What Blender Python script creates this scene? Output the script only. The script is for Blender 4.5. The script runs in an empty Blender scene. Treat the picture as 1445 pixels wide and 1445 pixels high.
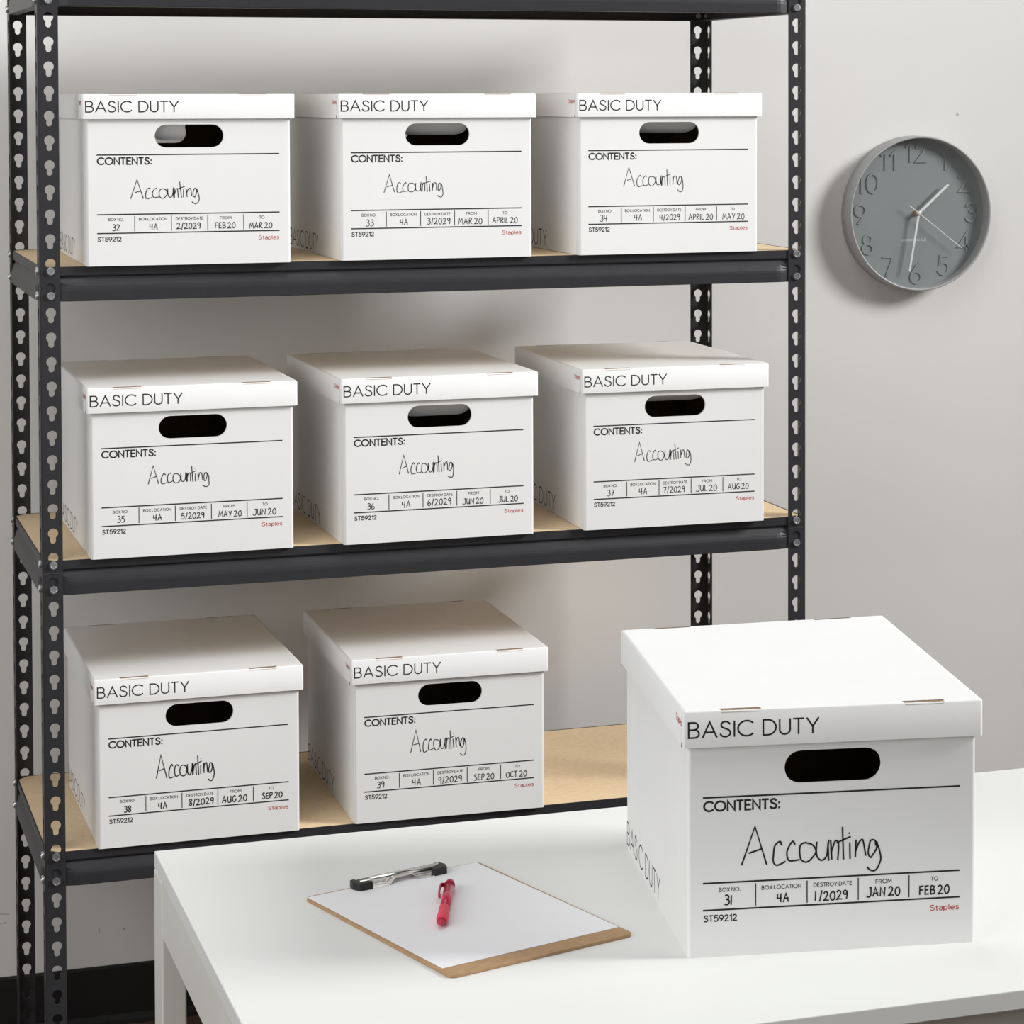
import bpy, bmesh, math, random
from mathutils import Vector, Matrix
random.seed(4)
PI = math.pi
SC = bpy.context.scene
COL = SC.collection

# ------------------------------------------------------------------ camera
cd = bpy.data.cameras.new('camera')
cam = bpy.data.objects.new('camera', cd); COL.objects.link(cam)
cd.sensor_width = 36.0; cd.sensor_fit = 'HORIZONTAL'
cd.lens = 3608.079/1445*36
cd.shift_x = (722.5-905.4)/1445
cd.shift_y = (259.35-722.5)/1445
RX = Vector((0.9444918, -0.3285313, -0.0015370)); RU = Vector((0.0127554, 0.0319950, 0.9994066)); RF = Vector((0.3282872, 0.9439510, -0.0344095))
M = Matrix((RX, RU, -RF)).transposed().to_4x4()
M.translation = Vector((-0.39561, -3.83145, 1.61590))
cam.matrix_world = M
cd.clip_start = 0.05; cd.clip_end = 60
SC.camera = cam

# ------------------------------------------------------------------ world, lights, exposure
SC.view_settings.view_transform = 'Standard'; SC.view_settings.look = 'None'
SC.view_settings.gamma = 1.0; SC.view_settings.exposure = 0.0
w = bpy.data.worlds.new('room_light'); SC.world = w; w.use_nodes = True
bg = w.node_tree.nodes['Background']
bg.inputs['Color'].default_value = (0.98, 0.985, 1.0, 1); bg.inputs['Strength'].default_value = 0.04
def area(name, loc, target, size, energy, color, spread=180):
    l = bpy.data.lights.new(name, 'AREA'); l.shape = 'RECTANGLE'; l.size, l.size_y = size; l.energy = energy; l.color = color
    l.spread = math.radians(spread)
    o = bpy.data.objects.new(name, l); COL.objects.link(o); o.location = loc
    o.rotation_euler = (Vector(target)-Vector(loc)).to_track_quat('-Z', 'Y').to_euler()
    return o
area('studio_softbox', (5.6, -2.6, 3.8), (-0.3, -0.1, 1.15), (1.6, 1.6), 72, (1.0, 0.995, 0.985), 72)
area('left_fill', (-2.0, -3.0, 2.4), (0.4, -1.0, 0.9), (1.8, 1.8), 39, (1.0, 0.995, 0.985))  # unseen fill added to lift the table box's left side and front
area('overhead_softbox', (0.2, -1.15, 3.6), (0.2, -1.1, 0.7), (2.0, 2.0), 28, (0.99, 1.0, 1.0))
area('side_fill', (-3.0, -1.7, 1.8), (0.5, -1.2, 0.9), (1.6, 1.6), 32, (0.99, 1.0, 1.0))  # added low fill from the far left, aimed at the table box
area('front_fill', (0.3, -5.6, 2.2), (0.4, 0.0, 1.1), (3.0, 2.0), 11, (1.0, 1.0, 1.0))  # weak frontal fill, added to balance brightness; no such lamp in the room

# ------------------------------------------------------------------ materials
def mat(name, col, rough=0.5, metal=0.0, noise=0.0, nscale=60.0, bump=0.0, bscale=200.0, stretch=(1, 1, 1), col2=None, spec=0.5, trans=0.0, ior=1.45, coat=0.0):
    m = bpy.data.materials.new(name); m.use_nodes = True
    nt = m.node_tree; b = nt.nodes['Principled BSDF']
    b.inputs['Base Color'].default_value = (*col, 1); b.inputs['Roughness'].default_value = rough; b.inputs['Metallic'].default_value = metal
    b.inputs['Specular IOR Level'].default_value = spec; b.inputs['IOR'].default_value = ior
    b.inputs['Transmission Weight'].default_value = trans; b.inputs['Coat Weight'].default_value = coat
    tc = nt.nodes.new('ShaderNodeTexCoord'); mp = nt.nodes.new('ShaderNodeMapping'); mp.inputs['Scale'].default_value = stretch
    nt.links.new(tc.outputs['Object'], mp.inputs['Vector'])
    if noise or col2:
        n = nt.nodes.new('ShaderNodeTexNoise'); n.inputs['Scale'].default_value = nscale; n.inputs['Detail'].default_value = 5
        nt.links.new(mp.outputs['Vector'], n.inputs['Vector'])
        r = nt.nodes.new('ShaderNodeValToRGB')
        c2 = col2 or tuple(c*(1-noise) for c in col)
        r.color_ramp.elements[0].position = 0.3; r.color_ramp.elements[0].color = (*c2, 1)
        r.color_ramp.elements[1].position = 0.7; r.color_ramp.elements[1].color = (*col, 1)
        nt.links.new(n.outputs['Fac'], r.inputs['Fac']); nt.links.new(r.outputs['Color'], b.inputs['Base Color'])
    if bump:
        n2 = nt.nodes.new('ShaderNodeTexNoise'); n2.inputs['Scale'].default_value = bscale; n2.inputs['Detail'].default_value = 3
        nt.links.new(mp.outputs['Vector'], n2.inputs['Vector'])
        bp = nt.nodes.new('ShaderNodeBump'); bp.inputs['Strength'].default_value = bump; bp.inputs['Distance'].default_value = 0.001
        nt.links.new(n2.outputs['Fac'], bp.inputs['Height']); nt.links.new(bp.outputs['Normal'], b.inputs['Normal'])
    return m
WALL = mat('wall_paint', (0.80, 0.79, 0.775), 0.75, noise=0.02, nscale=3, bump=0.06, bscale=260, spec=0.25)
SCUFF = mat('wall_scuff', (0.45, 0.43, 0.42), 0.8)
FLOOR = mat('floor_wood', (0.16, 0.10, 0.07), 0.5, col2=(0.10, 0.062, 0.043), nscale=8, stretch=(1, 14, 1))
VINYL = mat('black_vinyl', (0.012, 0.012, 0.012), 0.5, noise=0.2)
METAL = mat('charcoal_powder_coat', (0.030, 0.030, 0.034), 0.42, noise=0.12, nscale=30, bump=0.15, bscale=900)
ZINC = mat('zinc_bolt', (0.62, 0.64, 0.66), 0.32, 0.9, noise=0.15, nscale=300)
DECK = mat('particle_board', (0.82, 0.64, 0.42), 0.7, col2=(0.74, 0.56, 0.355), nscale=130, bump=0.1, bscale=300, spec=0.3)
CARD = mat('white_cardboard', (0.88, 0.88, 0.875), 0.55, noise=0.02, nscale=14, bump=0.05, bscale=45, stretch=(1, 1, .15), spec=0.3)
INSIDE = mat('cardboard_inside', (0.34, 0.25, 0.17), 0.85, noise=0.1, spec=0.1)
KRAFT = mat('kraft_edge', (0.42, 0.27, 0.15), 0.85, col2=(0.22, 0.13, 0.07), nscale=400)
GAP = mat('fold_gap', (0.03, 0.025, 0.022), 0.9)
PRINT = mat('black_print', (0.018, 0.018, 0.02), 0.6, noise=0.1)
PEN = mat('black_marker', (0.012, 0.012, 0.014), 0.5, noise=0.1)
RED = mat('red_print', (0.55, 0.07, 0.06), 0.6, noise=0.1)
DESK = mat('white_laminate', (0.82, 0.83, 0.81), 0.38, noise=0.01, nscale=5, spec=0.35)
DESKM = mat('white_painted_steel', (0.76, 0.76, 0.71), 0.4, noise=0.01, nscale=8)
BOARD = mat('hardboard', (0.47, 0.30, 0.165), 0.65, col2=(0.40, 0.25, 0.135), nscale=120, spec=0.3)
PAPER = mat('paper', (0.87, 0.87, 0.89), 0.7, noise=0.01, nscale=30, spec=0.2)
CHROME = mat('chrome', (0.86, 0.84, 0.81), 0.24, 1.0, noise=0.01, nscale=10)
RUBBER = mat('black_plastic', (0.014, 0.014, 0.014), 0.45, noise=0.1)
PINK = mat('red_clear_plastic', (0.82, 0.06, 0.13), 0.18, trans=0.45, noise=0.05)
GRIP = mat('red_rubber_grip', (0.80, 0.055, 0.10), 0.5, noise=0.08)
DKPINK = mat('dark_red_plastic', (0.42, 0.015, 0.06), 0.3, noise=0.05)
CLOCK = mat('grey_satin_paint', (0.42, 0.42, 0.425), 0.38, noise=0.02, spec=0.5)
DIAL = mat('grey_dial', (0.29, 0.315, 0.32), 0.5, noise=0.02)
HAND = mat('white_hand', (0.88, 0.88, 0.88), 0.35, noise=0.01)
BRASS = mat('brass', (0.72, 0.50, 0.20), 0.3, 1.0, noise=0.05)
def glass_mat():
    m = bpy.data.materials.new('clear_glass'); m.use_nodes = True; nt = m.node_tree
    nt.nodes.remove(nt.nodes['Principled BSDF'])
    out = nt.nodes['Material Output']
    t = nt.nodes.new('ShaderNodeBsdfTransparent'); g = nt.nodes.new('ShaderNodeBsdfGlossy'); g.inputs['Roughness'].default_value = 0.02
    lw = nt.nodes.new('ShaderNodeLayerWeight'); lw.inputs['Blend'].default_value = 0.5
    pw = nt.nodes.new('ShaderNodeMath'); pw.operation = 'POWER'; pw.inputs[1].default_value = 4.0
    f = nt.nodes.new('ShaderNodeMath'); f.operation = 'MULTIPLY_ADD'; f.inputs[1].default_value = 0.5; f.inputs[2].default_value = 0.035
    nt.links.new(lw.outputs['Facing'], pw.inputs[0]); nt.links.new(pw.outputs[0], f.inputs[0])
    n = nt.nodes.new('ShaderNodeTexNoise'); n.inputs['Scale'].default_value = 6
    r = nt.nodes.new('ShaderNodeMapRange'); r.inputs['To Min'].default_value = 0.01; r.inputs['To Max'].default_value = 0.04
    nt.links.new(n.outputs['Fac'], r.inputs['Value']); nt.links.new(r.outputs['Result'], g.inputs['Roughness'])
    mx = nt.nodes.new('ShaderNodeMixShader')
    nt.links.new(f.outputs[0], mx.inputs['Fac']); nt.links.new(t.outputs['BSDF'], mx.inputs[1]); nt.links.new(g.outputs['BSDF'], mx.inputs[2])
    nt.links.new(mx.outputs['Shader'], out.inputs['Surface'])
    return m
GLASS = glass_mat()

# ------------------------------------------------------------------ mesh builder
class MB:
    def __init__(s): s.v = []; s.f = []; s.m = []; s.sm = []; s.mats = []
    def mi(s, m):
        if m not in s.mats: s.mats.append(m)
        return s.mats.index(m)
    def add(s, vs, fs, m, smooth=False):
        b = len(s.v); k = s.mi(m); s.v += [tuple(p) for p in vs]
        for f in fs: s.f.append([b+i for i in f]); s.m.append(k); s.sm.append(smooth)
    def box(s, a, b, m):
        x0, y0, z0 = a; x1, y1, z1 = b
        s.add([(x0,y0,z0),(x1,y0,z0),(x1,y1,z0),(x0,y1,z0),(x0,y0,z1),(x1,y0,z1),(x1,y1,z1),(x0,y1,z1)],
              [(3,2,1,0),(4,5,6,7),(0,1,5,4),(1,2,6,5),(2,3,7,6),(3,0,4,7)], m)
    def loft(s, rings, m, cap=True, smooth=True, closed=True):
        n = len(rings[0]); vs = [p for r in rings for p in r]; fs = []
        for i in range(len(rings)-1):
            for j in range(n if closed else n-1):
                k = (j+1) % n
                fs.append((i*n+j, i*n+k, (i+1)*n+k, (i+1)*n+j))
        s.add(vs, fs, m, smooth)
        if cap: s.add(rings[0], [tuple(range(n-1,-1,-1))], m); s.add(rings[-1], [tuple(range(n))], m)
    def tube(s, pts, r, m, n=10, cap=True):
        pts = [Vector(p) for p in pts]; rings = []
        rs = r if isinstance(r, (list, tuple)) else [r]*len(pts)
        ref = None
        for i, p in enumerate(pts):
            t = (pts[min(i+1, len(pts)-1)]-pts[max(i-1, 0)]).normalized()
            if ref is None: ref = Vector((0,0,1)) if abs(t.z) < .9 else Vector((1,0,0))
            a = t.cross(ref).normalized(); b = a.cross(t).normalized(); ref = b
            rings.append([p+rs[i]*(math.cos(2*PI*k/n)*a+math.sin(2*PI*k/n)*b) for k in range(n)])
        s.loft(rings, m, cap)
    def lathe(s, prof, m, n=64, axis=None, smooth=True):   # profile (r, y) about the y axis
        vs = []; fs = []
        for r, y in prof:
            for k in range(n): a = 2*PI*k/n; vs.append((r*math.cos(a), y, r*math.sin(a)))
        for i in range(len(prof)-1):
            for k in range(n): q = (k+1) % n; fs.append((i*n+k, i*n+q, (i+1)*n+q, (i+1)*n+k))
        s.add(vs, fs, m, smooth)
    def build(s, name, parent=None, loc=None, fixn=True, bevel=0, sharp=True):
        me = bpy.data.meshes.new(name); me.from_pydata(s.v, [], s.f)
        for m in s.mats: me.materials.append(m)
        me.polygons.foreach_set('material_index', s.m); me.polygons.foreach_set('use_smooth', s.sm)
        me.update()
        if fixn:
            bm = bmesh.new(); bm.from_mesh(me); bmesh.ops.remove_doubles(bm, verts=bm.verts, dist=1e-6)
            bmesh.ops.recalc_face_normals(bm, faces=bm.faces); bm.to_mesh(me); bm.free()
        o = bpy.data.objects.new(name, me); COL.objects.link(o)
        if parent: o.parent = parent
        if loc: o.location = loc
        if bevel:
            bv = o.modifiers.new('bevel', 'BEVEL'); bv.width = bevel; bv.segments = 2; bv.limit_method = 'ANGLE'; bv.angle_limit = math.radians(40)
        return o
def tag(o, label=None, cat=None, group=None, kind=None):
    if label: o['label'] = label
    if cat: o['category'] = cat
    if group: o['group'] = group
    if kind: o['kind'] = kind
    return o
def thing(name, label, cat, loc=(0,0,0), rz=0.0, group=None):
    o = bpy.data.objects.new(name, None); COL.objects.link(o); o.location = loc; o.rotation_euler = (0,0,rz); o.empty_display_size = .05
    return tag(o, label, cat, group)

# ------------------------------------------------------------------ stroke lettering
def arc(cx, cy, rx, ry, a0, a1, n=10):
    return [(cx+rx*math.cos(math.radians(a0+(a1-a0)*i/n)), cy+ry*math.sin(math.radians(a0+(a1-a0)*i/n))) for i in range(n+1)]
def spl(pts, k=5):
    out = []; P = [pts[0]]+list(pts)+[pts[-1]]
    for i in range(1, len(P)-2):
        p0, p1, p2, p3 = P[i-1:i+3]
        for j in range(k):
            t = j/k
            out.append(tuple(.5*((2*p1[c])+(-p0[c]+p2[c])*t+(2*p0[c]-5*p1[c]+4*p2[c]-p3[c])*t*t+(-p0[c]+3*p1[c]-3*p2[c]+p3[c])*t**3) for c in (0,1)))
    return out+[tuple(pts[-1])]
S_ = spl([(.55,.83),(.45,.95),(.29,1),(.13,.94),(.06,.78),(.13,.62),(.31,.53),(.50,.42),(.58,.25),(.50,.07),(.30,0),(.12,.04),(.01,.18)])
G = {
 'A': (.80, [[(0,0),(.40,1),(.80,0)], [(.15,.33),(.65,.33)]]),
 'B': (.60, [[(0,.52),(.33,.52)]+arc(.33,.26,.26,.26,90,-90)+[(0,0),(0,1),(.30,1)]+arc(.30,.76,.24,.24,90,-90)+[(.30,.52)]]),
 'C': (.84, [arc(.5,.5,.5,.5,45,315,20)]),
 'D': (.74, [[(0,0),(0,1),(.25,1)]+arc(.25,.5,.48,.5,90,-90,14)+[(0,0)]]),
 'E': (.52, [[(.52,1),(0,1),(0,0),(.52,0)], [(0,.52),(.46,.52)]]),
 'F': (.50, [[(.50,1),(0,1),(0,0)], [(0,.5),(.44,.5)]]),
 'I': (.02, [[(.01,0),(.01,1)]]),
 'L': (.48, [[(0,1),(0,0),(.48,0)]]),
 'M': (.84, [[(0,0),(0,1),(.42,.40),(.84,1),(.84,0)]]),
 'N': (.68, [[(0,0),(0,1),(.68,0),(.68,1)]]),
 'O': (1.0, [arc(.5,.5,.5,.5,0,360,24)]),
 'R': (.60, [[(0,0),(0,1),(.32,1)]+arc(.32,.72,.27,.28,90,-90)+[(0,.44)], [(.30,.44),(.60,0)]]),
 'S': (.60, [S_]),
 'T': (.58, [[(0,1),(.58,1)], [(.29,1),(.29,0)]]),
 'U': (.60, [[(0,1),(0,.31)]+arc(.30,.30,.30,.30,180,360)+[(.60,1)]]),
 'X': (.66, [[(0,0),(.66,1)], [(0,1),(.66,0)]]),
 'Y': (.66, [[(0,1),(.33,.45),(.66,1)], [(.33,.45),(.33,0)]]),
 '&': (.70, [spl([(.70,.02),(.40,.40),(.16,.78),(.30,1),(.46,.82),(.30,.60),(.04,.28),(.22,0),(.50,.10),(.68,.42)])]),
 ':': (.06, [[(.03,.02),(.03,.10)], [(.03,.56),(.03,.64)]]),
 '.': (.10, [[(.05,-.02),(.05,.16)]]),
 '0': (.66, [arc(.33,.5,.33,.5,0,360,24)]),
 '1': (.26, [[(0,.80),(.24,1),(.24,0)]]),
 '2': (.60, [spl([(.03,.76),(.12,.94),(.30,1),(.48,.92),(.54,.74),(.46,.52)])+[(.02,0),(.60,0)]]),
 '3': (.58, [spl([(.02,.84),(.14,.97),(.30,1),(.46,.93),(.52,.77),(.44,.60),(.24,.54)]), spl([(.24,.54),(.46,.48),(.57,.28),(.48,.07),(.28,0),(.12,.04),(0,.18)])]),
 '4': (.66, [[(.50,0),(.50,1),(0,.28),(.66,.28)]]),
 '5': (.60, [[(.54,1),(.12,1)]+spl([(.07,.54),(.30,.64),(.52,.54),(.60,.32),(.50,.09),(.28,0),(.10,.05),(0,.17)])]),
 '6': (.62, [arc(.31,.31,.31,.31,0,360,22), spl([(.0,.31),(.06,.52),(.20,.74),(.42,1)])]),
 '7': (.60, [[(0,1),(.60,1),(.20,0)]]),
 '8': (.60, [arc(.30,.76,.24,.24,-90,270,18), arc(.30,.26,.30,.26,90,450,20)]),
 '9': (.62, [arc(.31,.69,.31,.31,180,540,22), spl([(.62,.69),(.56,.48),(.42,.26),(.20,0)])]),
 't': (.30, [[(.13,.92),(.13,.16)]+arc(.25,.14,.12,.14,180,270,5)+[(.30,0)], [(0,.70),(.30,.70)]]),
 'a': (.46, [spl([(.04,.58),(.12,.68),(.26,.71),(.40,.64),(.44,.48)])+[(.44,0)], spl([(.44,.40),(.22,.41),(.06,.34),(.01,.20),(.08,.05),(.22,0),(.36,.06),(.44,.20)])]),
 'p': (.52, [arc(.26,.35,.26,.35,0,360,18), [(0,.70),(0,-.30)]]),
 'l': (.10, [[(.02,1.02),(.02,.12),(.10,0)]]),
 'e': (.52, [[(0,.36),(.51,.36)]+arc(.26,.35,.26,.35,5,310,16)]),
 's': (.40, [[(x*.68,y*.70) for x, y in S_]]),
}
def layout(text, gl=G, gap=.20, space=.42):
    x = 0; out = []
    for i, ch in enumerate(text):
        if ch == ' ': x += space-gap; continue
        wd, st = gl[ch]
        out += [[(px+x, py) for px, py in s] for s in st]; x += wd+gap
    return out, x-gap
def ribbon(mb, st, th, P, m, h=0.00012, capext=0.0, raise_=None):
    """flat strip of width th along a stroke; P maps (u, w, out) to a point"""
    st = [Vector(p) for p in st]; q = [st[0]]
    for p in st[1:]:
        if (p-q[-1]).length > 1e-7: q.append(p)
    st = q
    if len(st) < 2: return
    closed = (st[0]-st[-1]).length < 1e-6 and len(st) > 3
    n = len(st); L = []; R = []
    for i in range(n):
        d0 = (st[i]-st[i-1]).normalized() if i > 0 else ((st[0]-st[-2]).normalized() if closed else None)
        d1 = (st[i+1]-st[i]).normalized() if i < n-1 else ((st[1]-st[0]).normalized() if closed else None)
        a = d0 or d1; b = d1 or d0
        na = Vector((-a.y, a.x)); nb = Vector((-b.y, b.x)); nn = na+nb
        if nn.length < .35: nn = na
        nn.normalize(); k = min(1/max(nn.dot(na), .2), 2.2)
        c = st[i].copy()
        if not closed and capext:
            if i == 0: c -= b*th*capext
            if i == n-1: c += a*th*capext
        L.append(c+nn*th/2*k); R.append(c-nn*th/2*k)
    if raise_ is None:
        mb.add([P(v.x, v.y, h) for v in L]+[P(v.x, v.y, h) for v in R], [(i, i+1, n+i+1, n+i) for i in range(n-1)], m)
    else:
        rows = [[P(v.x, v.y, 0) for v in L], [P(v.x, v.y, raise_) for v in L], [P(v.x, v.y, raise_) for v in R], [P(v.x, v.y, 0) for v in R]]
        vs = [p for r in rows for p in r]; fs = []
        for r in range(3):
            for i in range(n-1): fs.append((r*n+i, r*n+i+1, (r+1)*n+i+1, (r+1)*n+i))
        if not closed: fs += [(0, n, 2*n, 3*n), (n-1, 4*n-1, 3*n-1, 2*n-1)]
        mb.add(vs, fs, m)
def write(mb, text, u, wv, cap, P, m, th, width=None, align='l', gap=.20, space=.42, gl=G, skew=0.0, capext=0.0):
    st, wd = layout(text, gl, gap, space)
    sx = cap if width is None else width/wd
    x0 = u - (0 if align == 'l' else sx*wd/2 if align == 'c' else sx*wd)
    for s in st: ribbon(mb, [(x0+sx*(px+skew*py), wv+cap*py) for px, py in s], th, P, m, capext=capext)
# handwriting
HW = {
 '0': (.55, [spl([(.30,.98),(.06,.74),(.02,.34),(.20,.02),(.44,.14),(.52,.56),(.40,.92),(.26,.97)])]),
 '1': (.10, [[(.06,1),(.03,0)]]),
 '2': (.58, [spl([(.02,.78),(.18,.98),(.40,.90),(.42,.62),(.20,.24),(0,.02),(.20,.06),(.60,.04)])]),
 '3': (.50, [spl([(.04,.90),(.26,1),(.44,.84),(.36,.60),(.16,.54)]), spl([(.16,.54),(.42,.48),(.50,.24),(.34,.02),(.12,0),(0,.10)])]),
 '4': (.56, [[(.06,.95),(.02,.44),(.54,.46)], [(.44,1),(.40,0)]]),
 '5': (.52, [[(.48,.98),(.10,.96)]+spl([(.07,.56),(.30,.62),(.46,.44),(.42,.14),(.22,0),(0,.08)])]),
 '6': (.50, [spl([(.34,1),(.08,.62),(.02,.22),(.18,0),(.42,.10),(.46,.34),(.28,.44),(.06,.28)])]),
 '7': (.50, [[(0,.94),(.48,.96),(.20,0)], [(.10,.50),(.46,.52)]]),
 '8': (.50, [spl([(.42,.90),(.20,1),(.06,.84),(.18,.62),(.40,.36),(.40,.10),(.20,0),(.08,.16),(.20,.44),(.42,.72),(.44,.92)])]),
 '9': (.48, [spl([(.42,.84),(.22,1),(.04,.84),(.08,.60),(.28,.56),(.42,.80),(.44,.90)]), spl([(.44,.90),(.42,.44),(.34,0)])]),
 '/': (.30, [[(.28,1.1),(.02,-.12)]]),
 'A': (.66, [[(0,0),(.30,1),(.58,.02)], [(.08,.36),(.60,.42)]]),
 'B': (.48, [[(.04,.02),(.06,.98)], spl([(.06,.98),(.40,.90),(.34,.58),(.08,.50)]), spl([(.08,.50),(.44,.44),(.44,.12),(.04,.02)])]),
 'C': (.52, [spl([(.50,.86),(.30,.98),(.06,.70),(.04,.28),(.24,.02),(.50,.14)])]),
 'E': (.46, [[(.44,.96),(.06,.94),(.04,.04),(.46,.06)], [(.06,.50),(.40,.52)]]),
 'F': (.46, [[(.46,.98),(.06,.94),(.03,0)], [(.05,.50),(.40,.54)]]),
 'G': (.58, [spl([(.52,.86),(.30,.98),(.06,.66),(.06,.26),(.28,.02),(.52,.16),(.54,.42)]), [(.32,.42),(.62,.44)]]),
 'I': (.08, [[(.04,1),(.03,0)]]),
 'J': (.56, [spl([(.50,1),(.50,.30),(.36,.02),(.14,.02),(0,.16)]), [(.30,1),(.62,1)]]),
 'L': (.44, [[(.06,1),(.03,.04),(.44,.06)]]),
 'M': (.72, [[(0,0),(.14,.98),(.34,.34),(.58,1),(.70,0)]]),
 'N': (.58, [[(.02,0),(.06,.96),(.50,.04),(.56,1)]]),
 'O': (.58, [spl([(.32,.98),(.06,.76),(.04,.30),(.24,.02),(.50,.20),(.54,.66),(.38,.94),(.28,.97)])]),
 'P': (.48, [[(.03,0),(.06,.98)], spl([(.06,.98),(.40,.94),(.44,.66),(.26,.48),(.06,.46)])]),
 'R': (.52, [[(.03,0),(.06,.98)], spl([(.06,.98),(.40,.92),(.40,.64),(.08,.48)]), [(.10,.48),(.52,.02)]]),
 'S': (.48, [spl([(.44,.88),(.26,1),(.08,.82),(.20,.58),(.42,.36),(.40,.10),(.18,0),(.02,.12)])]),
 'T': (.54, [[(0,.96),(.54,1)], [(.28,.97),(.26,0)]]),
 'U': (.56, [spl([(.04,1),(.03,.34),(.20,.02),(.42,.16),(.50,.60)]), [(.52,1),(.52,0)]]),
 'Y': (.54, [[(.02,1),(.22,.52)], [(.52,1),(.16,-.06)]]),
}
ACC = [[(0.0, 0.0), (0.088, 0.277), (0.18, 0.002)], [(0.052, 0.09), (0.141, 0.11)],
 [(0.289, 0.134), (0.268, 0.156), (0.241, 0.133), (0.221, 0.074), (0.224, 0.014), (0.251, -0.004), (0.312, 0.013)],
 [(0.383, 0.133), (0.364, 0.152), (0.337, 0.131), (0.32, 0.079), (0.326, 0.025), (0.354, 0.013), (0.411, 0.027)],
 [(0.464, 0.14), (0.428, 0.131), (0.414, 0.085), (0.423, 0.026), (0.464, 0.003), (0.508, 0.024), (0.531, 0.072), (0.514, 0.123), (0.464, 0.14)],
 [(0.539, 0.142), (0.541, 0.079), (0.551, 0.028), (0.577, 0.014), (0.608, 0.04), (0.622, 0.103), (0.625, 0.155)], [(0.624, 0.131), (0.628, 0.007)],
 [(0.645, 0.151), (0.644, 0.011)], [(0.644, 0.06), (0.659, 0.122), (0.682, 0.145), (0.694, 0.121), (0.698, 0.008)],
 [(0.721, 0.243), (0.74, 0.006)], [(0.685, 0.135), (0.793, 0.172)], [(0.775, 0.128), (0.777, 0.011)], [(0.774, 0.201), (0.78, 0.196)],
 [(0.821, 0.145), (0.827, 0.02)], [(0.826, 0.065), (0.846, 0.127), (0.871, 0.144), (0.886, 0.118), (0.895, 0.03)],
 [(0.975, 0.097), (0.965, 0.131), (0.94, 0.136), (0.922, 0.102), (0.915, 0.046), (0.929, 0.017), (0.952, 0.027), (0.969, 0.072), (0.976, 0.125)],
 [(0.976, 0.125), (0.995, 0.077), (1.005, 0.013), (0.998, -0.043), (0.975, -0.077), (0.941, -0.082), (0.9, -0.055)]]

# ------------------------------------------------------------------ the room
YW = 0.640
mb = MB(); mb.box((-2.6, YW, 0), (4.2, YW+.12, 2.9), WALL)
def wq(x, z, r, n=8, ry=None): mb.add([(x+r*math.cos(2*PI*k/n), YW-.0006, z+(ry or r)*math.sin(2*PI*k/n)) for k in range(n)], [tuple(range(n))], SCUFF)
wq(1.8063, 1.5788, .0022); wq(-.0106, .1955, .0016); wq(-.0023, .1955, .0016); wq(.157, .165, .001, ry=.005); wq(.200, .163, .003, ry=.0015)
ribbon(mb, spl([(-.045,.232),(-.03,.219),(-.01,.212),(.006,.21)]), .0012, lambda u, v, h: (u, YW-.0006, v), SCUFF)
tag(mb.build('wall_back', fixn=False), kind='structure')
mb = MB(); mb.box((-2.6, -5.2, -.1), (4.2, YW, 0), FLOOR); tag(mb.build('floor', fixn=False), kind='structure')
mb = MB(); prof = [(YW, 0), (YW-.016, 0), (YW-.010, .006), (YW-.006, .016), (YW-.005, .098), (YW-.003, .102), (YW, .102)]
mb.loft([[(x, y, z) for y, z in prof] for x in (-2.6, 4.2)], VINYL, smooth=False); tag(mb.build('baseboard_back'), kind='structure')

# ------------------------------------------------------------------ shelving unit
W, D, FW, XB, P_ = 1.2192, 0.4600, 0.0302, 0.0163, 0.03625
ZA = 1.359; ST = 12*P_
LEV = [ZA+ST, ZA, ZA-ST, ZA-2*ST, ZA-3*ST]      # upper bolt heights, top shelf first
BT, BB = 0.0062, 0.0451
DECKZ = [z+BT for z in LEV]
unit = thing('shelving_unit', 'tall charcoal steel boltless shelving unit with tan boards holding eight file boxes', 'shelving unit', (0,0,0))
T_ = 0.0018
def keyhole():
    """keyhole outline about its own centre, with the cell corners' angles included"""
    r, rs, dn = .0074, .0041, .0112; cy = .0040
    pts = arc(0, cy, r, r, -math.degrees(math.acos(rs/r)), 180+math.degrees(math.acos(rs/r)), 22)+arc(0, cy-dn, rs, rs, 180, 360, 8)
    return pts
KH = keyhole()
def flange(mb, F, w0, w1, zb, n, hc, skip=()):
    """perforated strip: F(u, z, side) -> point; w0..w1 across, n cells of pitch P_ from zb; bolt sits low in each keyhole"""
    for side in (0, 1):
        for i in range(n):
            z0 = zb+i*P_; zc = z0+P_/2
            K = [(hc+px, zc+py) for px, py in KH]
            nK = len(K); rect = []
            for (px, pz) in K:
                dx, dz = px-hc, pz-zc
                tx = ((w1-hc)/dx if dx > 1e-9 else (w0-hc)/dx if dx < -1e-9 else 1e9)
                tz = (P_/2/abs(dz) if abs(dz) > 1e-9 else 1e9); t = min(tx, tz)
                rect.append((hc+dx*t, zc+dz*t, tx < tz, dx > 0, dz > 0))
            vs = [F(u, z, side) for u, z in K]+[F(r[0], r[1], side) for r in rect]; fs = []
            for j in range(nK):
                k = (j+1) % nK; f = [j, k, nK+k, nK+j]
                ra, rb = rect[j], rect[k]
                if ra[2] != rb[2]:
                    sr = ra if ra[2] else rb; hr = rb if ra[2] else ra
                    vs.append(F(w1 if sr[3] else w0, z0+(P_ if hr[4] else 0), side)); f = [j, k, nK+k, len(vs)-1, nK+j]
                fs.append(tuple(f))
            mb.add(vs, fs, METAL)
            if side == 0:
                mb.add([F(u, z, 0) for u, z in K]+[F(u, z, 1) for u, z in K], [(j, (j+1) % nK, nK+(j+1) % nK, nK+j) for j in range(nK)], METAL)
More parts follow.
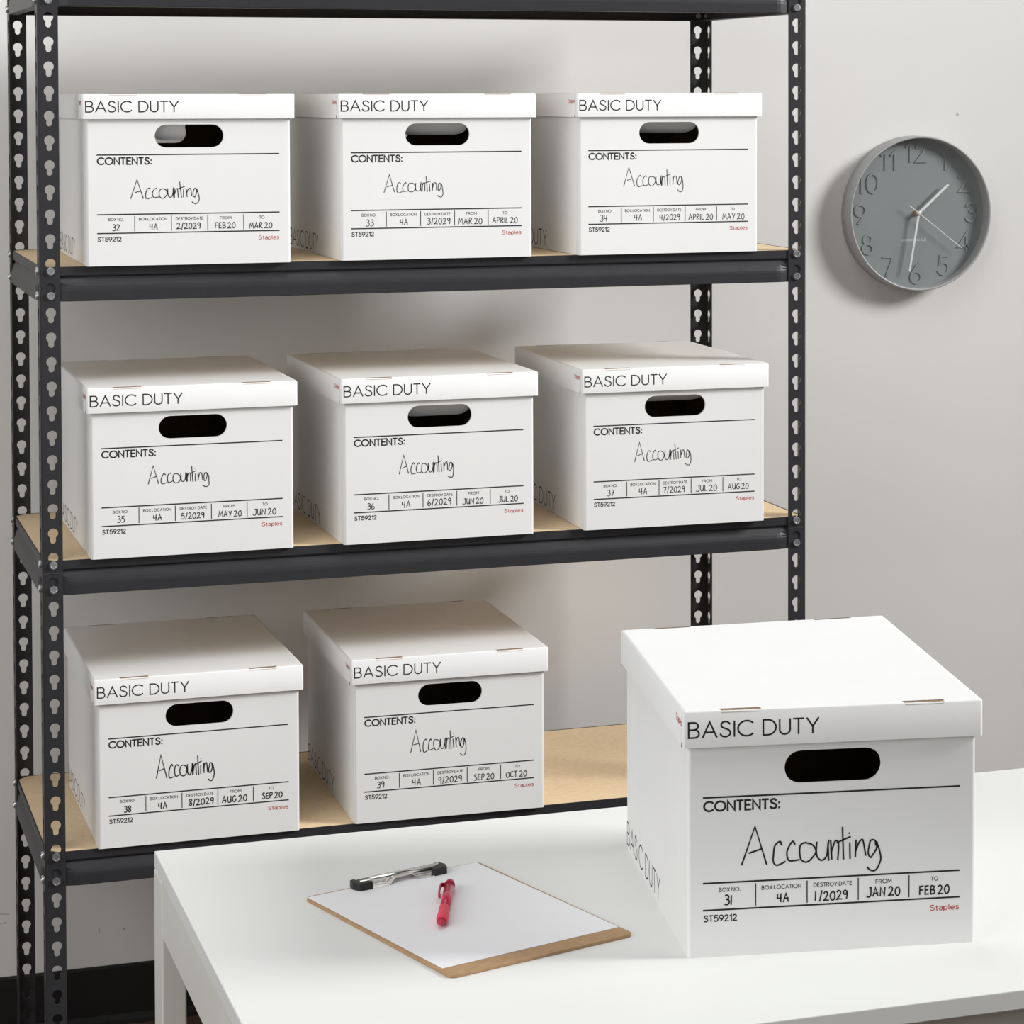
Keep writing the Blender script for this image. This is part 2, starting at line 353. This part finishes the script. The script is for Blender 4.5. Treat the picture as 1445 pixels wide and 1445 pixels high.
def post(cx, cy, sx, sy):
    """L-angle post with its outer corner at (cx, cy); flanges run along sx*x and sy*y"""
    mb = MB()
    zb = ZA+.0072-P_/2-37*P_; 
    while zb < 0.004: zb += P_
    n = int((1.835-zb)/P_); zt = zb+n*P_
    F1 = lambda u, z, s: (cx+sx*u, cy+sy*(0 if s == 0 else T_), z)
    F2 = lambda u, z, s: (cx+sx*(0 if s == 0 else T_), cy+sy*u, z)
    r = .0016
    for F in (F1, F2):
        flange(mb, F, r, FW, zb, n, XB)
        for z in (zb, zt): mb.add([F(r, z, 0), F(FW, z, 0), F(FW, z, 1), F(r, z, 1)], [(0,1,2,3)], METAL)
        mb.add([F(FW, zb, 0), F(FW, zt, 0), F(FW, zt, 1), F(FW, zb, 1)], [(0,1,2,3)], METAL)
        mb.add([F(r, 0.0, 0), F(FW, 0, 0), F(FW, zb, 0), F(r, zb, 0)], [(0,1,2,3)], METAL)
        mb.add([F(r, 0.0, 1), F(FW, 0, 1), F(FW, zb, 1), F(r, zb, 1)], [(0,1,2,3)], METAL)
    co = [(cx+sx*(r-r*math.cos(a)), cy+sy*(r-r*math.sin(a))) for a in [PI/2*k/5 for k in range(6)]]
    mb.loft([[(x, y, 0) for x, y in co], [(x, y, zt) for x, y in co]], METAL, cap=False, closed=False)
    # splice sleeve step: the upper half of the post overlaps the lower one
    zs = LEV[2]-.0118
    for F in (F1, F2):
        out = lambda u, z: tuple(a+(a-b)*0.45 for a, b in zip(F(u, z, 0), F(u, z, 1)))
        mb.add([F(.001, zs, 0), F(FW, zs, 0), out(FW, zs-.0008), out(.001, zs-.0008)], [(0,1,2,3)], METAL)
    return mb.build('post', unit, fixn=True)
posts = [post(0, 0, 1, 1), post(W, 0, -1, 1), post(0, D, 1, -1), post(W, D, -1, -1)]
def bolt(parent, p, nrm, inner=False):
    mb = MB(); nrm = Vector(nrm); a = nrm.orthogonal().normalized(); b = nrm.cross(a)
    ring = lambda r, h, n=18: [Vector(p)+nrm*h+r*(math.cos(2*PI*k/n)*a+math.sin(2*PI*k/n)*b) for k in range(n)]
    if inner:
        mb.loft([ring(.0052, 0, 6), ring(.0052, .004, 6)], ZINC, smooth=False)
        mb.loft([ring(.0028, .004, 10), ring(.0028, .007, 10)], ZINC)
    else:
        mb.loft([ring(.0062, 0), ring(.0062, .0016), ring(.0057, .0036), ring(.0040, .0038), ring(.0036, .0030)], ZINC, smooth=False)
    return mb.build('bolt', parent)
for z in LEV[:4]:
    for dz in (0, -P_):
        if not (z > 1.7 and dz == 0):
            bolt(posts[0], (XB, 0, z+dz), (0,-1,0)); bolt(posts[1], (W-XB, 0, z+dz), (0,-1,0))
        bolt(posts[0], (0, XB, z+dz), (-1,0,0)); bolt(posts[2], (0, D-XB, z+dz), (-1,0,0))
        bolt(posts[2], (XB, D-T_, z+dz), (0,-1,0), True); bolt(posts[3], (W-XB, D-T_, z+dz), (0,-1,0), True)
        bolt(posts[3], (W-T_, D-XB, z+dz), (-1,0,0), True)
# beam profile: (outward, height below the top edge)
BH = BT+BB
PR = [(0,0),(0,-.0125),(-.0006,-.0138),(-.0034,-.0160),(-.0036,-.0174),(-.0028,-.0184),(.0000,-.0235),(.0024,-.0285),(.0036,-.0325),(.0040,-.0360),(.0040,-BH+.001),(.0032,-BH)]
def beam(z, axis, pos, out, a0, a1):
    mb = MB(); t = .0016
    def sec(s, k):
        o = [(x*(k if x > 0 else 1), h) for x, h in PR]
        path = [(-.022, -.0105), (-.0018, -.0105), (-.0018, 0)]  # inner ledge that carries the board
        prof = o+[(-.014, -BH), (-.014, -BH+t)]+[(x-t-(.002 if x > 0 else .0), h) for x, h in reversed(o[1:-1])][:-1]
        prof = o+[(-.014, -BH), (-.014, -BH+t), (-.0035, -BH+t), (-.0035, -.0125), (-.022, -.0125), (-.022, -.0105), (-.0020, -.0105), (-.0020, 0)]
        return [((s, pos+out*x, z+h) if axis == 'x' else (pos+out*x, s, z+h)) for x, h in prof]
    st = [(a0, 0), (a0+.0285, 0), (a0+.042, .85), (a0+.048, 1), (a1-.048, 1), (a1-.042, .85), (a1-.0285, 0), (a1, 0)]
    mb.loft([sec(s, k) for s, k in st], METAL, smooth=False)
    return mb.build('beam', unit)
for i, z in enumerate(DECKZ[:4]):
    beam(z, 'x', T_+.0004, -1, .0025, W-.0025); beam(z, 'x', D-T_-.0004, 1, .0025, W-.0025)
    beam(z, 'y', T_+.0004, -1, .0030, D-.0030); beam(z, 'y', W-T_-.0004, 1, .0030, D-.0030)
    mb = MB(); g = .0048; c = .016
    pl = [(g+c, g), (W-g-c, g), (W-g, g+c), (W-g, D-g-c), (W-g-c, D-g), (g+c, D-g), (g, D-g-c), (g, g+c)]
    mb.loft([[(x, y, z-.0104) for x, y in pl], [(x, y, z-.0004) for x, y in pl]], DECK, smooth=False)
    tag(mb.build('deck_board', unit), 'tan particle board shelf deck')

# ------------------------------------------------------------------ file boxes
LW, LD, LH, BW, H = .3155, .4040, .0376, .3034, .2550
INS = (LW-BW)/2; BD = LD-2*INS; BHT = H-.006; TC = .004
def rrect(x0, y0, x1, y1, r, z, n=5):
    return [(x, y, z) for cx, cy, a in ((x1-r, y1-r, 0), (x0+r, y1-r, 90), (x0+r, y0+r, 180), (x1-r, y0+r, 270)) for x, y in arc(cx, cy, r, r, a, a+90, n)]
def holed(mb, P, u0, u1, w0, w1, hu, hw, hl, hr, m):
    """panel u0..u1 x w0..w1 with a stadium hole; P(u, w)"""
    sd = [k/14 for k in range(1, 14)]; xa, xb = hu-hl+hr, hu+hl-hr
    K = arc(xb, hw, hr, hr, -90, 90, 12)+[(xb+(xa-xb)*t, hw+hr) for t in sd]+arc(xa, hw, hr, hr, 90, 270, 12)+[(xa+(xb-xa)*t, hw-hr) for t in sd]; n = len(K); rect = []; vs = [P(*k) for k in K]
    R = []
    for px, pz in K:
        dx, dz = px-hu, pz-hw
        tx = ((u1-hu)/dx if dx > 1e-9 else (u0-hu)/dx if dx < -1e-9 else 1e9); tz = ((w1-hw)/dz if dz > 1e-9 else (w0-hw)/dz if dz < -1e-9 else 1e9)
        t = min(tx, tz); R.append((hu+dx*t, hw+dz*t, tx < tz, dx > 0, dz > 0))
    vs += [P(r[0], r[1]) for r in R]; fs = []
    for j in range(n):
        k = (j+1) % n; f = [j, k, n+k, n+j]
        if R[j][2] != R[k][2]:
            s = R[j] if R[j][2] else R[k]; h = R[k] if R[j][2] else R[j]
            vs.append(P(u1 if s[3] else u0, w1 if h[4] else w0)); f = [j, k, n+k, len(vs)-1, n+j]
        fs.append(tuple(f))
    mb.add(vs, fs, m)
    return K
HU, HWC_, HL, HR = .1519, .1917, .0511, .0171
CELLS = [.0157, .0706, .1245, .1785, .2324, .2866]
def body_mesh(vals, acc, seed):
    rnd = random.Random(seed); mb = MB(); r = .004
    x0, x1, y0, y1 = INS, INS+BW, INS, INS+BD
    o = lambda z: rrect(x0, y0, x1, y1, r, z); inn = lambda z: rrect(x0+TC, y0+TC, x1-TC, y1-TC, .002, z)
    zs = [0, .0012, BHT]; n = len(o(0))
    def flat(loop, j):   # is segment j the straight front (or back) one?
        a, b = loop[j], loop[(j+1) % n]
        return abs(a[1]-b[1]) < 1e-7 and abs(a[0]-b[0]) > .05
    for lp, m in ((o, CARD), (inn, INSIDE)):
        A, B = lp(0.0 if lp is o else TC), lp(BHT)
        for j in range(n):
            if flat(A, j): continue
            k = (j+1) % n; mb.add([A[j], A[k], B[k], B[j]], [(0,1,2,3)], m, True)
    mb.add(o(0), [tuple(range(n-1,-1,-1))], CARD); mb.add(inn(TC), [tuple(range(n))], INSIDE)
    A, B = o(BHT), inn(BHT); mb.add(A+B, [(j, (j+1) % n, n+(j+1) % n, n+j) for j in range(n)], KRAFT)
    for yo, yi in ((y0, y0+TC), (y1, y1-TC)):
        K = holed(mb, lambda u, w: (x0+u, yo, w), r, BW-r, 0, BHT, HU, HWC_, HL, HR, CARD)
        holed(mb, lambda u, w: (x0+u, yi, w), TC+.002, BW-TC-.002, TC, BHT, HU, HWC_, HL, HR, INSIDE)
        k = len(K); mb.add([(x0+u, yo, w) for u, w in K]+[(x0+u, yi, w) for u, w in K], [(j, (j+1) % k, k+(j+1) % k, k+j) for j in range(k)], CARD, True)
    P = lambda u, w, h: (x0+u, y0-h, w)
    ln = lambda a, b, th: ribbon(mb, [a, b], th, P, PRINT)
    ln((.0157,.1643),(.2866,.1643),.0018); ln((.0157,.0762),(.2866,.0762),.0018); ln((.0157,.0484),(.2866,.0484),.0018)
    for u in CELLS[1:5]: ln((u,.0507),(u,.0738),.0012)
    write(mb, 'CONTENTS:', .0170, .1504, .0096, P, PRINT, .0021, width=.0785, gap=.22, capext=.3)
    for s, u, wd in (('BOX NO.', .0436, .0222), ('BOX LOCATION', .0975, .0408), ('DESTROY DATE', .1516, .0402), ('FROM', .2054, .0165), ('TO', .2597, .0073)):
        write(mb, s, u, .0669, .0039, P, PRINT, .00068, width=wd, align='c', gap=.26, space=.55)
    write(mb, 'ST59212', .0168, .0368, .0060, P, PRINT, .00125, width=.0340, gap=.22, capext=.3)
    write(mb, 'Staples', .2550, .0356, .0054, P, RED, .00088, width=.0305, gap=.18)
    # rear side text on the left panel, reading towards the front
    PL = lambda u, w, h: (x0-h, y1-u, w)
    write(mb, 'BASIC DUTY', .0035, .0055, .026, PL, PRINT, .0021, width=.222, space=.61)
    # handwriting
    au, ab, aw, ah, th = acc
    for s in ACC:
        s2 = [(au+aw*(x+rnd.uniform(-.006, .006)), ab+ah*(y+rnd.uniform(-.005, .005))) for x, y in s]
        ribbon(mb, spl(s2, 6) if len(s2) > 3 else s2, th*1.25, P, PEN, h=.0002)
    for i, v in enumerate(vals):
        st, wd = layout(v, HW, .16, .38); sc = .0094*rnd.uniform(.94, 1.06); sx = min(sc, (CELLS[i+1]-CELLS[i]-.009)/wd)
        cu = (CELLS[i]+CELLS[i+1])/2+rnd.uniform(-.002, .002); b0 = .0528+rnd.uniform(-.0008, .0006)
        for s in st:
            j = rnd.uniform(-.0003, .0003)
            ribbon(mb, [(cu-sx*wd/2+sx*px, b0+j+sc*py) for px, py in s], min(th*1.2, .0015), P, PEN, h=.0002)
    return mb
def lid_mesh():
    mb = MB(); r = .0035; z0 = H-LH
    lo = rrect(0, 0, LW, LD, r, z0); hi = rrect(0, 0, LW, LD, r, H-.0016); tp = rrect(.0012, .0012, LW-.0012, LD-.0012, r-.001, H-.0002); tp2 = rrect(.004, .004, LW-.004, LD-.004, r-.001, H)
    n = len(lo)
    mb.loft([lo, hi, tp, tp2], CARD, cap=False); mb.add(tp2, [tuple(range(n))], CARD)
    il = rrect(TC, TC, LW-TC, LD-TC, .002, z0); ih = rrect(TC, TC, LW-TC, LD-TC, .002, H-TC)
    mb.loft([il, ih], CARD, cap=False); mb.add(ih, [tuple(range(n))], CARD)
    mb.add(lo+il, [(j, (j+1) % n, n+(j+1) % n, n+j) for j in range(n)], CARD)
    P = lambda u, w, h: (u, -h, z0+w)
    write(mb, 'BASIC DUTY', .0060, .0105, .0155, P, PRINT, .0018, width=.1350, gap=.20, space=.61, capext=.3)
    PL = lambda u, w, h: (-h, LD-u, z0+w)
    write(mb, 'Staples', LD-.038, .0215, .0065, PL, RED, .0011, width=.031, gap=.18)
    PT = lambda u, w, h: (u, w, H+h)
    for f in (0, 1):
        for a, b in ((.0390, .0815), (.2315, .2745)):
            y = .0012 if f == 0 else LD-.0012; s = 1 if f == 0 else -1
            mb.add([(a, y, H-.0001), (b, y, H-.0001), (b-.0015, y+s*.0040, H+.0002), (a+.0015, y+s*.0040, H+.0002)], [(0,1,2,3)], KRAFT)
            yf = -.0002 if f == 0 else LD+.0002
            mb.add([(a+.001, yf, H-.0024), (b-.001, yf, H-.0024), (b, y, H-.0001), (a, y, H-.0001)], [(0,1,2,3)], KRAFT)
            mb.add([(a-.001, y+s*.0034, H+.0003), (b+.001, y+s*.0034, H+.0003), (b+.0005, y+s*.0048, H+.0003), (a-.0005, y+s*.0048, H+.0003)], [(0,1,2,3)], GAP)
    # open fold seam and little notch at the two front corners
    for x, s in ((0, -1), (LW, 1)):
        X = x+s*.0002
        mb.add([(X, .0042, z0+.006), (X, .0049, z0+.006), (X, .0049, H-.004), (X, .0042, H-.004)], [(0,1,2,3)], KRAFT)
        mb.add([(X, .0040, z0+.0002), (X, .0095, z0-.0002), (X, .0060, z0+.0050), (X, .0044, z0+.0055)], [(0,1,2,3)], GAP)
    return mb
def flap_mesh(ang, u0=-1.0, u1=1.0):
    """hand-hole cut-out still hinged along the top edge, swung inwards"""
    mb = MB(); K = arc(HU+HL-HR, 0, HR, HR, -90, 90, 10)+arc(HU-HL+HR, 0, HR, HR, 90, 270, 10)
    K = [(min(max(u, HU+u0*HL), HU+u1*HL), v) for u, v in K]
    c, s = math.cos(ang), math.sin(ang); top = HWC_+HR
    f = lambda u, v, d: (INS+u, INS+TC+.0006+(HR-v)*s+d*c, top-.0004-(HR-v)*c+d*s)
    mb.loft([[f(u, v, 0) for u, v in K], [f(u, v, .003) for u, v in K]], CARD, smooth=False)
    return mb
SHELF = ['top', 'middle', 'lowest']
dk = lambda l: DECKZ[1+l]+.0002
BX = [  # number, place in the photo, (x, y, z), rz, values, handwriting (u, baseline, width, height, pen), flap
 ('32', 'leftmost on the top row of boxes', (.0614, -.0148, dk(0)), -.015, ['32','4A','2/2029','FEB 20','MAR 20'], (.0653, .0990, .100, .103, .0010), (.80, -1, -.1)),
 ('33', 'in the middle of the top row of boxes', (.4434, -.0142, dk(0)), .0009, ['33','4A','3/2029','MAR 20','APRIL 20'], (.067, .1030, .093, .098, .0009), (1.02, -1, 1)),
 ('34', 'rightmost on the top row of boxes', (.8238, -.0141, dk(0)), .0116, ['34','4A','4/2029','APRIL 20','MAY 20'], (.075, .1070, .100, .110, .0009), (1.05, -1, 1)),
 ('35', 'leftmost on the middle row of boxes', (.0645, -.0131, dk(1)), -.0005, ['35','4A','5/2029','MAY 20','JUN 20'], (.084, .1080, .091, .098, .0010), None),
 ('36', 'at the centre of the middle row', (.4446, -.0178, dk(1)), .0068, ['36','4A','6/2029','JUN 20','JUL 20'], (.0864, .1040, .087, .108, .0010), (.95, -1, 1)),
 ('37', 'rightmost on the middle row of boxes', (.8302, -.0164, dk(1)), -.0227, ['37','4A','7/2029','JUL 20','AUG 20'], (.0833, .1050, .0945, .110, .0009), (1.2, -1, 1)),
 ('38', 'left one of the two on the lowest shelf', (.0717, -.0088, dk(2)), -.0034, ['38','4A','8/2029','AUG 20','SEP 20'], (.0864, .0985, .086, .125, .0013), None),
 ('39', 'right one of the two on the lowest shelf', (.4609, -.0066, dk(2)), -.023, ['39','4A','9/2029','SEP 20','OCT 20'], (.089, .1040, .087, .125, .0010), None),
 ('31', 'standing alone on the white table', (.4873, -1.4172, .7370), -.1699, ['31','4A','1 /2029','JAN 20','FEB 20'], (.0565, .0925, .1447, .1447, .0014), None),
]
lid0 = None
for i, (no, place, loc, rz, vals, acc, fl) in enumerate(BX):
    t = thing('file_box', 'white cardboard file box number %s, %s' % (no, place), 'file box', loc, rz, 'white lidded file boxes with handwritten panels')
    body_mesh(vals, acc, 100+i).build('body', t, fixn=False)
    if no == '31':   # this lid sits a little askew, its far right corner up
        lm = lid_mesh(); lm.v = [(x, y, z+.0065*(x/LW)*(y/LD)) for x, y, z in lm.v]; lm.build('lid', t, fixn=False)
    elif lid0 is None: lid0 = lid_mesh().build('lid', t, fixn=False)
    else: l = lid0.copy(); COL.objects.link(l); l.parent = t
    if fl: flap_mesh(*fl).build('handle_flap', t)

# ------------------------------------------------------------------ desk
DW, DD, DH, DT = 1.50, .7451, .7370, .0195
desk = thing('desk', 'white rectangular table with slim top and square edges in front of shelves', 'table', (.0363, -.8568, 0), -.0074)
mb = MB(); mb.box((0, -DD, DH-DT), (DW, 0, DH), DESK); mb.build('tabletop', desk, bevel=.0010)
AH = .082
mb = MB(); mb.box((.0002, -DD+.062, DH-AH), (.027, -.062, DH-DT), DESKM); mb.build('side_rail', desk)
mb = MB(); mb.box((DW-.027, -DD+.062, DH-AH), (DW-.0006, -.062, DH-DT), DESKM); mb.build('side_rail', desk)
for y in (-.040, -DD+.028):
    mb = MB(); mb.box((.0272, y, DH-AH), (DW-.0272, y+.012, DH-DT-.0002), DESKM); mb.build('end_rail', desk, bevel=.001)
for x in (0, DW-.027):
    for y in (-.0622, -DD):
        mb = MB(); mb.box((x-(.0008 if x == 0 else 0), y, 0), (x+.027, y+.0622, DH-DT-.0002), DESKM); mb.build('leg', desk, bevel=.002)

# ------------------------------------------------------------------ clipboard, paper, pen
CB = Vector((.31445, -1.2123, DH)); CR = math.radians(16.3)
cb = thing('clipboard', 'brown hardboard clipboard with chrome clip lying on the white table', 'clipboard', CB+Vector((0,0,.0002)), CR)
cw, ch = .2230, .3090
mb = MB(); o0 = rrect(-cw/2, -ch/2, cw/2, ch/2, .008, 0); o1 = rrect(-cw/2, -ch/2, cw/2, ch/2, .008, .0032)
mb.loft([o0, o1], BOARD, smooth=False); mb.build('board', cb, bevel=.0004)
def cl(p):   # world xy -> clipboard frame
    v = Vector((p[0], p[1], 0))-Vector((CB.x, CB.y, 0)); c, s = math.cos(-CR), math.sin(-CR); return (v.x*c-v.y*s, v.x*s+v.y*c)
A_ = Vector((*cl((.2188, -1.0801)), 0)); B_ = Vector((*cl((.3308, -1.0528)), 0)); 
xa, xb_, yc = A_.x, B_.x, (A_.y+B_.y)/2
mb = MB()   # rolled chrome spine with a flat base flange
n = 12; sec = lambda x: [(x, yc+.0052*math.cos(a), .0080+.0046*math.sin(a)) for a in [2*PI*k/n for k in range(n)]]
mb.loft([sec(xa+.004), sec(xb_-.004)], CHROME); mb.box((xa+.006, yc-.003, .0032), (xb_-.006, yc+.005, .0044), CHROME)
tag(mb.build('clip_spine', cb), 'rolled chrome clip spine')
mb = MB()   # pressing plate with raised thumb bump at mid length
xm = (xa+xb_)/2+.006; top = [(xa+.006, 0), (xm-.024, 0), (xm-.014, .0055), (xm+.006, .0065), (xm+.016, .0005), (xb_-.006, 0)]
rows = [[(x, yc-.002, .0075+.4*h) for x, h in top], [(x, yc-.010+.45*h, .0050+h*.9) for x, h in top], [(x, yc-.016+.9*h, .0042+h) for x, h in top]]
vs = [p for r_ in rows for p in r_]+[(x, y, z-.0007) for r_ in rows for x, y, z in r_]; k = len(top); fs = []
for i in range(2):
    for j in range(k-1): fs += [(i*k+j, i*k+j+1, (i+1)*k+j+1, (i+1)*k+j), (3*k+i*k+j, 3*k+(i+1)*k+j, 3*k+(i+1)*k+j+1, 3*k+i*k+j+1)]
for j in range(k-1): fs.append((2*k+j, 2*k+j+1, 5*k+j+1, 5*k+j))
mb.add(vs, fs, CHROME); tag(mb.build('clip_jaw', cb, fixn=False), 'thin chrome pressing plate')
for x, s in ((xa, 1), (xb_, -1)):
    mb = MB(); pts = [(x, yc+.004), (x+s*.007, yc+.0055), (x+s*.008, yc-.007), (x+s*.018, yc-.0085), (x+s*.018, yc-.0170), (x+s*.002, yc-.0165), (x-s*.002, yc-.006)]
    if s < 0: pts = pts[::-1]
    mb.loft([[(a, b, .0036) for a, b in pts], [(a, b, .0095) for a, b in pts], [(a*.97+.03*x, b*.97+.03*(yc-.006), .0118) for a, b in pts]], RUBBER, smooth=False)
    tag(mb.build('end_cap', cb, bevel=.0006), 'black plastic clip corner')
mb = MB(); pc = Vector((.3115, -1.2020)); pw, ph = .2170, .2815
mb.box((-pw/2, -ph/2, 0), (pw/2, ph/2, .0003), PAPER)
pp = mb.build('paper_sheet', loc=(pc.x, pc.y, DH+.0035)); pp.rotation_euler = (0, 0, math.radians(16.7))
tag(pp, 'blank white sheet of paper held on the clipboard', 'paper')
# pen: along +y in its own frame, tip at -y
tip = Vector((.2760, -1.2560)); tl = Vector((.3225, -1.1190)); ax = (tl-tip); L = ax.length
pen = thing('pen', 'red translucent click pen lying on the white paper', 'pen', ((tip.x+tl.x)/2, (tip.y+tl.y)/2, DH+.0038+.0066), math.atan2(ax.y, ax.x)-PI/2)
def plathe(prof, m, name, lab=None):
    mb = MB(); n = 20; mb.loft([[(r*math.cos(2*PI*k/n), y, r*math.sin(2*PI*k/n)) for k in range(n)] for y, r in prof], m)
    o = mb.build(name, pen); 
    if lab: o['label'] = lab
    return o
h = L/2
plathe([(-h+.050, .0052), (h-.012, .0056)], PINK, 'barrel')
plathe([(-h+.011, .0050), (-h+.014, .0060), (-h+.022, .0066), (-h+.034, .0058), (-h+.044, .0060), (-h+.052, .0062), (-h+.055, .0053)], GRIP, 'grip', 'red ribbed rubber grip')
plathe([(-h, .0007), (-h+.003, .0010), (-h+.0035, .0022), (-h+.011, .0044)], PINK, 'tip_cone')
plathe([(h-.014, .0060), (h-.009, .0060), (h-.008, .0046), (h, .0042)], DKPINK, 'push_button', 'dark red push button')
mb = MB(); sx = -1
for y0_, y1_, r0, r1 in ((h-.048, h-.014, 0, 0),):
    pts = [(-.0058, h-.014, .0015), (-.0086, h-.016, .0022), (-.0096, h-.030, .0022), (-.0088, h-.052, .0020), (-.0074, h-.055, .0018)]
    rows = [[(x-.0010, y, z-.0024), (x+.0010, y, z-.0024), (x+.0010, y, z+.0024), (x-.0010, y, z+.0024)] for x, y, z in pts]
    mb.loft(rows, DKPINK, smooth=False)
tag(mb.build('pocket_clip', pen, bevel=.0004), 'dark red pocket clip')

# ------------------------------------------------------------------ wall clock
CX, CZ, CR_, CDp = 1.7090, 1.3905, .1480, .0450
clock = thing('wall_clock', 'round grey wall clock with raised numerals and white hands on the wall', 'clock', (CX, YW-.0002, CZ))
mb = MB(); mb.lathe([(0, 0), (CR_-.004, 0), (CR_, -.003), (CR_, -CDp+.002), (CR_-.001, -CDp), (CR_-.0035, -CDp), (CR_-.0045, -CDp+.002), (CR_-.0050, -.018)], CLOCK, 96)
mb.build('case', clock)
mb = MB(); DY = -.0200; mb.lathe([(0, DY), (CR_-.0050, DY)], DIAL, 96, smooth=False)
PD = lambda u, v, h: (u, DY-h, v)
NH = .0355
for k in range(1, 13):
    a = PI/2-k*PI/6; st, wd = layout(str(k), G, .30); cx, cz = .1165*math.cos(a), .1165*math.sin(a)
    sx = NH*1.0
    for i, s in enumerate(st): ribbon(mb, [(cx-sx*wd/2+sx*px, cz-NH/2+NH*py) for px, py in s], .0044, PD, DIAL, raise_=.0019+.00025*i, capext=.35)
write(mb, 'UNION&SCALE', -.0045, -.0535, .0042, PD, HAND, .0007, width=.052, align='c', gap=.34)
mb.build('dial', clock, fixn=False)
def hand(name, tipv, tail, w0, w1, y):
    mb = MB(); t = Vector(tipv); d = t.normalized(); nx = Vector((-d.y, d.x)); a = -d*tail
    c = [a+nx*w0/2, a-nx*w0/2, t-nx*w1/2, t+nx*w1/2]
    mb.loft([[(p.x, y, p.y) for p in c], [(p.x, y-.0008, p.y) for p in c]], HAND, smooth=False)
    return mb.build(name, clock)
hand('hour_hand', (.0625, .0545), .004, .0046, .0046, DY-.0120)
hand('minute_hand', (-.0196, -.1110), .004, .0044, .0034, DY-.0134)
hand('second_hand', (.0900, -.0680), .0250, .0016, .0012, DY-.0148)
mb = MB(); mb.lathe([(.0052, DY), (.0052, DY-.004), (.0030, DY-.006), (.0030, DY-.0115), (0, DY-.0115)], BRASS, 24); mb.build('hub', clock)['label'] = 'brass centre nut'
mb = MB(); mb.lathe([(.0042, DY-.0117), (.0042, DY-.0158), (0, DY-.0160)], HAND, 20); mb.build('hand_cap', clock)
mb = MB(); mb.lathe([(0, -CDp+.0050), (CR_-.0052, -CDp+.0050), (CR_-.0052, -CDp+.0035), (0, -CDp+.0035)], GLASS, 96, smooth=False); mb.build('glass', clock)['label'] = 'clear flat glass cover'
